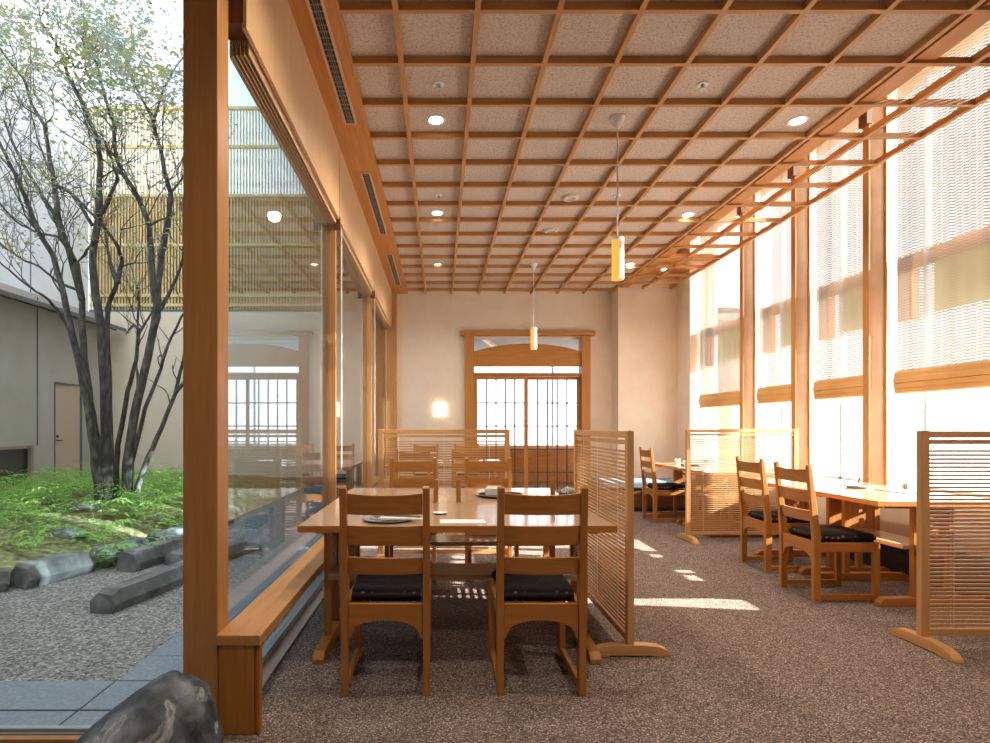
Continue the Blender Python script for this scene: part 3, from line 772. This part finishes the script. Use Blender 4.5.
# court door and low window
d = struct(box(-6.96,-6.92,10.02,10.74,-.1,1.96).build('door_2', M['doorpaint']))
struct(MB().box(-6.98,-6.89,9.99,10.02,-.1,1.99).box(-6.98,-6.89,10.74,10.77,-.1,1.99).box(-6.98,-6.89,10.02,10.74,1.96,1.99).build('door_frame', M['plinth'], d))
struct(MB().box(-6.92,-6.87,10.08,10.10,.93,.95).box(-6.885,-6.87,10.09,10.2,.93,.95).cyl((-6.9,10.09),.02,.99,1.03,10).build('door_handle', M['black'], d))
struct(MB().box(-6.925,-6.915,10.735,10.745,1.6,1.75).build('door_hinge', M['black'], d))
w9 = struct(MB().box(-6.95,-6.89,8.0,9.48,.82,.87).box(-6.95,-6.89,9.42,9.48,-.1,.82).box(-6.95,-6.89,8.0,8.05,-.1,.82).build('window_10', mat('taupe_frame',(.30,.24,.18),.6)))
struct(box(-6.99,-6.97,8.0,9.48,-.1,.85).build('pane', M['darkglass'], w9))
# bamboo fence above the back wall
t = thing('bamboo_fence','tall yellow bamboo slat fence standing on top of the cream court wall','fence',(-7.28,11.66,3.62))
g = MB(); x = 0.0
while x < 7.5: g.cyl((x,0),.02,0,4.25,6); x += .065
g.build('bamboo_slats', M['slat_fence'], t)
g = MB()
for z in (.10,.30,1.35,2.38,3.4,4.2): g.box(-.02,7.52,-.035,.035,z-.03,z+.03)
g.build('rails', M['slat_fence'], t)
MB().box(0,7.5,.08,.12,0,2.4).build('backing_board', M['fence_dark'], t)

# edging stones: (x,y) centre, length, width, height, angle
def stone(i, name, x0,y0,x1,y1,w,h,label,group=None, z=-.045):
    random.seed(100+i)
    L = math.hypot(x1-x0,y1-y0); a = math.atan2(y1-y0,x1-x0)
    secs = [(-.5,0),(-.42,.02),( -.1,random.uniform(-.01,.01)),(.25,random.uniform(-.01,.01)),(.46,.01),(.5,0)]
    prof = [(-.46,0),(-.54,.40),(-.34,.98),(.28,1.02),(.54,.60),(.46,0)]
    vs=[]; fs=[]
    for k,(u,dy) in enumerate(secs):
        sc_ = .9 if k in (0,len(secs)-1) else 1
        for (p,q) in prof: vs.append((u*L+random.uniform(-.01,.01)+(.03*(q-.5) if k==0 else 0), p*w*sc_+dy+random.uniform(-.008,.008), q*h*sc_*random.uniform(.93,1.05)))
    n = len(prof)
    for k in range(len(secs)-1):
        for j in range(n): fs.append((k*n+j,k*n+(j+1)%n,(k+1)*n+(j+1)%n,(k+1)*n+j))
    fs += [tuple(range(n)), tuple(range((len(secs)-1)*n,len(secs)*n))]
    o = MB().raw(vs,fs).build(name, M['basalt'], bev=.003)
    o.location = ((x0+x1)/2,(y0+y1)/2,z); o.rotation_euler = (0,0,a)
    tag(o,label,'stone',group); return o
gs = 'basalt edging stones'
stone(0,'basalt_block',-2.22,3.68,-2.02,4.75,.20,.14,'large dark basalt beam lying alone on the gravel',gs)
stone(1,'edging_stone',-3.62,3.95,-3.28,4.25,.22,.15,'edging stone at the left picture edge',gs)
stone(2,'edging_stone',-3.20,4.25,-3.02,4.78,.24,.17,'edging stone with dark hexagonal end, second from the left edge',gs)
stone(3,'edging_stone',-2.98,4.88,-2.90,5.42,.24,.16,'pale weathered edging stone lying behind the hexagonal-ended one',gs)
stone(4,'edging_stone',-2.66,4.75,-2.50,5.35,.22,.17,'leaning bluish edging stone behind the large lone beam',gs)
stone(5,'edging_stone',-2.82,5.5,-2.68,6.15,.22,.17,'short dark-ended edging stone in the middle of the row',gs)
stone(6,'edging_stone',-2.35,4.95,-2.15,5.7,.24,.11,'flat edging stone near the corner post, behind the lone beam',gs)
stone(7,'edging_stone',-2.85,6.25,-2.70,7.1,.2,.16,'edging stone furthest along the mossy border',gs)
stone(8,'edging_stone',-2.05,5.0,-1.85,5.6,.16,.13,'small dark stone next to the corner post',gs)
for k,(x,y,s,l) in enumerate([(-3.62,5.45,.11,'small bluish stone half buried in the moss'),(-3.95,6.2,.13,'dark rounded stone below the tree trunks'),(-4.9,6.2,.12,'dark rounded stone among ferns at the left edge'),(-3.35,7.9,.13,'pale rounded stone among ferns right of the trunks')]):
    o = rock_mesh('garden_stone', M['basalt'], (s*1.2,s,s*.55), 20+k, 3, .2); o.location = (x,y,mound(x,y)+.01); tag(o,l,'stone','rounded stones in the moss')

# ferns
def fern(seed):
    random.seed(seed); g = MB()
    nf = 11
    for k in range(nf):
        a = 2*PI*k/nf+random.uniform(-.25,.25); L = random.uniform(.22,.36); up = random.uniform(.8,1.7)
        prev = None
        for j in range(8):
            u = j/7; r = L*u; z = L*up*(u-.62*u*u)*1.35
            c = Vector((r*math.cos(a), r*math.sin(a), z)); side = Vector((-math.sin(a), math.cos(a), 0))
            if j >= 1:
                wd = .095*math.sin(PI*(.15+.8*u))*(1.05-u*.5); fw = Vector((math.cos(a),math.sin(a),-.15))*.028
                for s in (-1,1):
                    tip = c+side*s*wd+fw*1.2-Vector((0,0,.008))
                    g.raw([c-fw*.35,c+fw*.45,tip],[(0,1,2)])
            if prev is not None:
                g.raw([prev-side*.0018,prev+side*.0018,c+side*.0014,c-side*.0014],[(0,1,2,3)])
            prev = c
    return g
fp = []
for s in range(3):
    o = fern(40+s).build('fern', M['fern']); fp.append(o)
    tag(o,'low bright green fern in the mossy bed around the tree','fern','ferns around the tree')
random.seed(5)
spots = []
tries = 0
while len(spots) < 110 and tries < 4000:
    tries += 1
    x = random.uniform(-6.3,-2.75); y = random.uniform(4.7,9.6)
    px = CX+x*F/y
    if px < -25 or px > 196: continue
    py = CY+(H0-mound(x,y))*F/y
    # fern belt: behind, plus a band falling to the left edge
    dens = 1 if py < 512 else (.85 if px < 60 and py < 527 else (.5 if px > 110 and py < 520 else .08))
    if 92 < px < 140 and 498 < py < 512: dens *= .15
    if random.random() > dens: continue
    if any((x-a)**2+(y-b)**2 < .075 for a, b in spots): continue
    spots.append((x,y))
for k,(x,y) in enumerate(spots):
    if k < 3: o = fp[k]
    else: o = fp[k%3].copy(); COL.objects.link(o)
    o.location = (x,y,mound(x,y)-.005); o.rotation_euler = (random.uniform(-.15,.15),random.uniform(-.15,.15),random.uniform(0,6)); s_ = random.uniform(.85,1.45); o.scale = (s_,s_,s_)

# ------------------------------------------------------------------ trees
random.seed(21)
def tree(base_px, stems, label, D0, seed, leafbox):
    random.seed(seed)
    bx, by, _ = W(base_px[0], base_px[1], D0)
    bz = mound(bx, D0)-.03
    t = thing('garden_tree', label, 'tree', (bx, D0, bz))
    def loc(p): return (p[0]-bx, p[1]-D0, p[2]-bz)
    g = MB(); tw = MB(); tips = []
    for st in stems:
        r0, r1, dd, pts = st
        P = []
        n = len(pts)
        for i,(x,y) in enumerate(pts):
            P.append(Vector(loc(W(x,y,D0+dd*i/max(1,n-1)))))
        # subdivide with jitter
        Q = []; R = []
        for i in range(n-1):
            for s in range(3):
                u = s/3; p = P[i].lerp(P[i+1],u)
                if Q: p += Vector((random.uniform(-1,1),random.uniform(-1,1),random.uniform(-1,1)))*.006
                Q.append(p)
        Q.append(P[-1])
        m_ = len(Q)
        R = [r0+(r1-r0)*(i/(m_-1))**.8 for i in range(m_)]
        g.tube(Q, R, 7)
        for i in range(m_//2, m_):
            if random.random() < .55: tips.append((Q[i], (Q[min(i+1,m_-1)]-Q[i-1]).normalized(), R[i]))
        tips.append((Q[-1], (Q[-1]-Q[-2]).normalized(), R[-1]))
    leafpts = []
    def grow(p, d, r, depth):
        L = random.uniform(.25,.6)*(1 if depth < 2 else .6); n = 4; pts = [p]; q = p.copy(); dd = d.copy()
        for i in range(n):
            dd = (dd+Vector((random.uniform(-.35,.35),random.uniform(-.35,.35),random.uniform(-.12,.3)))).normalized()
            q = q+dd*L/n; pts.append(q.copy())
        tw.tube(pts, [r*(1-.6*i/n) for i in range(n+1)], 4, cap=False)
        leafpts.append(pts[-1]); leafpts.append(pts[2])
        if depth < 3:
            for k in range(2 if depth < 2 else 1):
                i = random.choice((2,3,4)); nd = (dd+Vector((random.uniform(-.9,.9),random.uniform(-.9,.9),random.uniform(-.2,.7)))).normalized()
                grow(pts[i], nd, r*.6, depth+1)
    for (p,d,r) in tips:
        if p.z < 1.1: continue
        nd = (d+Vector((random.uniform(-1,1),random.uniform(-1,1),random.uniform(-.1,.8)))).normalized()
        grow(p, nd, min(r*.55,.012), 0 if p.z > 2 else 2)
    g.build('trunk', M['bark'], t, smooth=True)
    tw.build('twigs', M['bark'], t)
    for mi, (mk, cnt) in enumerate((('leaf', leafbox[0]),('leaf_yellow', leafbox[1]))):
        lf = MB()
        cl = [p for p in leafpts if p.z+bz > 3.1]
        # clump centres along the drooping canopy band
        for k in range(cnt):
            if cl and random.random() < .5:
                c = Vector(random.choice(cl)); sp = .10
            else:
                px = random.uniform(*leafbox[2]); u = px/190
                band = random.random()
                py = random.gauss(18+72*u,20) if band < .6 else random.uniform(-40,130 if px > 80 else 95)
                if band > .93: py = random.uniform(120,250); px = random.uniform(85,190)
                DD = D0+random.uniform(-1.3,1.2)
                c = Vector(loc(W(px,py,DD))); sp = .05
                cc = c
            for q in range(random.randint(4,8)):
                p = c+Vector((random.gauss(0,sp),random.gauss(0,sp),random.gauss(0,sp*.5)))
                a = random.uniform(0,2*PI); s_ = random.uniform(.024,.046)
                e1 = Vector((math.cos(a),math.sin(a),random.uniform(-.5,.1)))*s_; e2 = Vector((-math.sin(a),math.cos(a),random.uniform(-.5,.3)))*s_*.8
                # five-point leaf
                lf.raw([p-e1*.5, p-e1*.15+e2, p+e1*.1+e2*.35, p+e1, p+e1*.1-e2*.35, p-e1*.15-e2],[(0,1,2,3,4,5)])
        if mi == 0: lf.build('foliage', M[mk], t)
        else:
            o = lf.build('foliage', M[mk], t); o['label'] = 'yellowing autumn leaves'
    return t
st1 = [
 (.060,.012,-.9,[(101,503),(98,485),(94,452),(87,401),(81,374),(72,334),(64,296),(53,255),(38,231),(26,200),(14,172),(0,143),(-14,110)]),
 (.060,.014,.5,[(104,503),(100,470),(93,425),(88,391),(84,361),(82,327),(82,300),(77,265),(62,237),(54,214),(47,203),(30,176),(16,150),(4,120)]),
 (.040,.010,.3,[(82,300),(68,248),(59,221),(56,194),(50,160),(44,125),(32,105),(24,79),(6,57),(-6,40)]),
 (.065,.016,.2,[(105,504),(106,452),(104,385),(101,327),(96,297),(92,265),(94,241),(99,216),(99,180),(100,162),(98,139),(81,101),(69,77),(60,50),(40,20)]),
 (.045,.012,.8,[(108,503),(110,452),(109,385),(107,340),(108,307),(118,280),(122,262),(119,247),(101,223),(90,212),(74,195),(60,188)]),
 (.030,.009,-.6,[(99,216),(107,204),(110,195),(118,180),(112,160),(104,140)]),
 (.020,.007,-.7,[(75,261),(70,250),(58,237),(36,232),(15,221),(0,204),(-10,196)]),
 (.020,.007,-.5,[(82,292),(77,290),(57,281),(40,267),(18,257),(0,243),(-10,235)]),
 (.022,.007,-.9,[(72,334),(66,325),(57,310),(48,299),(30,287),(12,273),(0,263),(-8,258)]),
 (.022,.008,.7,[(94,241),(84,255),(78,262)]),
 (.024,.008,.5,[(92,225),(80,205),(68,190),(58,186),(45,160),(38,140),(30,110)]),
 (.035,.010,.9,[(118,282),(111,265),(108,250),(104,225)]),
]
tree((103,503), st1, 'multi-stemmed bare-trunked garden tree, left of the two clumps', 6.7, 4, (600,230,(-10,150)))
st2 = [
 (.042,.012,.4,[(116,500),(116,469),(118,445),(128,391),(136,361),(138,340),(140,331),(146,322),(152,312)]),
 (.062,.014,-.4,[(126,503),(127,465),(134,418),(145,368),(153,331),(158,311),(154,291),(151,263),(150,225),(141,204),(133,188),(121,172),(115,150),(113,121),(103,89),(95,60)]),
 (.045,.012,.5,[(153,331),(157,300),(161,255),(169,217),(171,194),(164,168),(161,150),(159,143),(153,121),(141,97),(131,75),(118,40)]),
 (.022,.008,.3,[(153,121),(156,113),(163,89),(178,63),(190,50)]),
 (.022,.008,.3,[(169,217),(172,192),(179,182),(188,170),(196,150)]),
 (.045,.012,.3,[(136,502),(138,485),(148,459),(161,428),(175,395),(183,361),(188,330),(196,290)]),
 (.035,.011,.6,[(130,500),(131,465),(145,408),(161,368),(168,344),(181,317),(192,300)]),
 (.018,.006,.3,[(150,225),(160,220),(170,217)]),
 (.024,.008,.7,[(140,331),(134,325),(126,334)]),
 (.030,.009,.8,[(158,311),(166,300),(176,280),(184,255),(186,225),(180,200)]),
 (.022,.008,-.5,[(175,395),(180,388),(186,382),(194,370)]),
 (.028,.010,1.0,[(129,470),(136,420),(138,380),(136,361),(139,300),(137,285)]),
]
tree((126,503), st2, 'multi-stemmed garden tree just left of the corner post', 6.9, 9, (560,200,(80,200)))

# exterior terrace on the window side
struct(box(4.1,16,-6,20,-.3,-.1).build('ground_terrace', mat('terrace',(.7,.7,.7),.9)))

# ------------------------------------------------------------------ light
w = bpy.data.worlds.new('World'); S.world = w; w.use_nodes = True
bg = w.node_tree.nodes['Background']; bg.inputs[1].default_value = 1.0
wt = w.node_tree; tcw = wt.nodes.new('ShaderNodeTexCoord'); sep = wt.nodes.new('ShaderNodeSeparateXYZ'); wt.links.new(tcw.outputs['Generated'], sep.inputs[0])
rw = wt.nodes.new('ShaderNodeValToRGB'); mr = wt.nodes.new('ShaderNodeMapRange'); mr.inputs[1].default_value = -.7; mr.inputs[2].default_value = .7
wt.links.new(sep.outputs['X'], mr.inputs[0]); wt.links.new(mr.outputs[0], rw.inputs[0])
e = rw.color_ramp.elements; e[0].position = 0; e[0].color = (1.05,1.2,1.38,1); e[1].position = 1; e[1].color = (2.3,2.35,2.4,1)
e2 = e.new(.5); e2.color = (1.6,1.75,1.95,1)
wt.links.new(rw.outputs[0], bg.inputs[0])
sl = bpy.data.lights.new('sun','SUN'); sl.energy = 27; sl.angle = math.radians(.53); sl.color = (1,.93,.82)
so = bpy.data.objects.new('sun', sl); COL.objects.link(so)
so.rotation_euler = Vector((-1,.14,-.385)).to_track_quat('-Z','Y').to_euler()

# ------------------------------------------------------------------ camera
cam = bpy.data.cameras.new('camera'); cam.lens = F/990*36; cam.sensor_width = 36; cam.shift_x = 55/990; cam.shift_y = 55.5/990; cam.clip_start = .05
co = bpy.data.objects.new('camera', cam); COL.objects.link(co); co.location = (0,0,H0); co.rotation_euler = (PI/2,0,0)
S.camera = co
S.view_settings.view_transform = 'Standard'; S.view_settings.look = 'None'; S.view_settings.gamma = 1; S.view_settings.exposure = 0.78
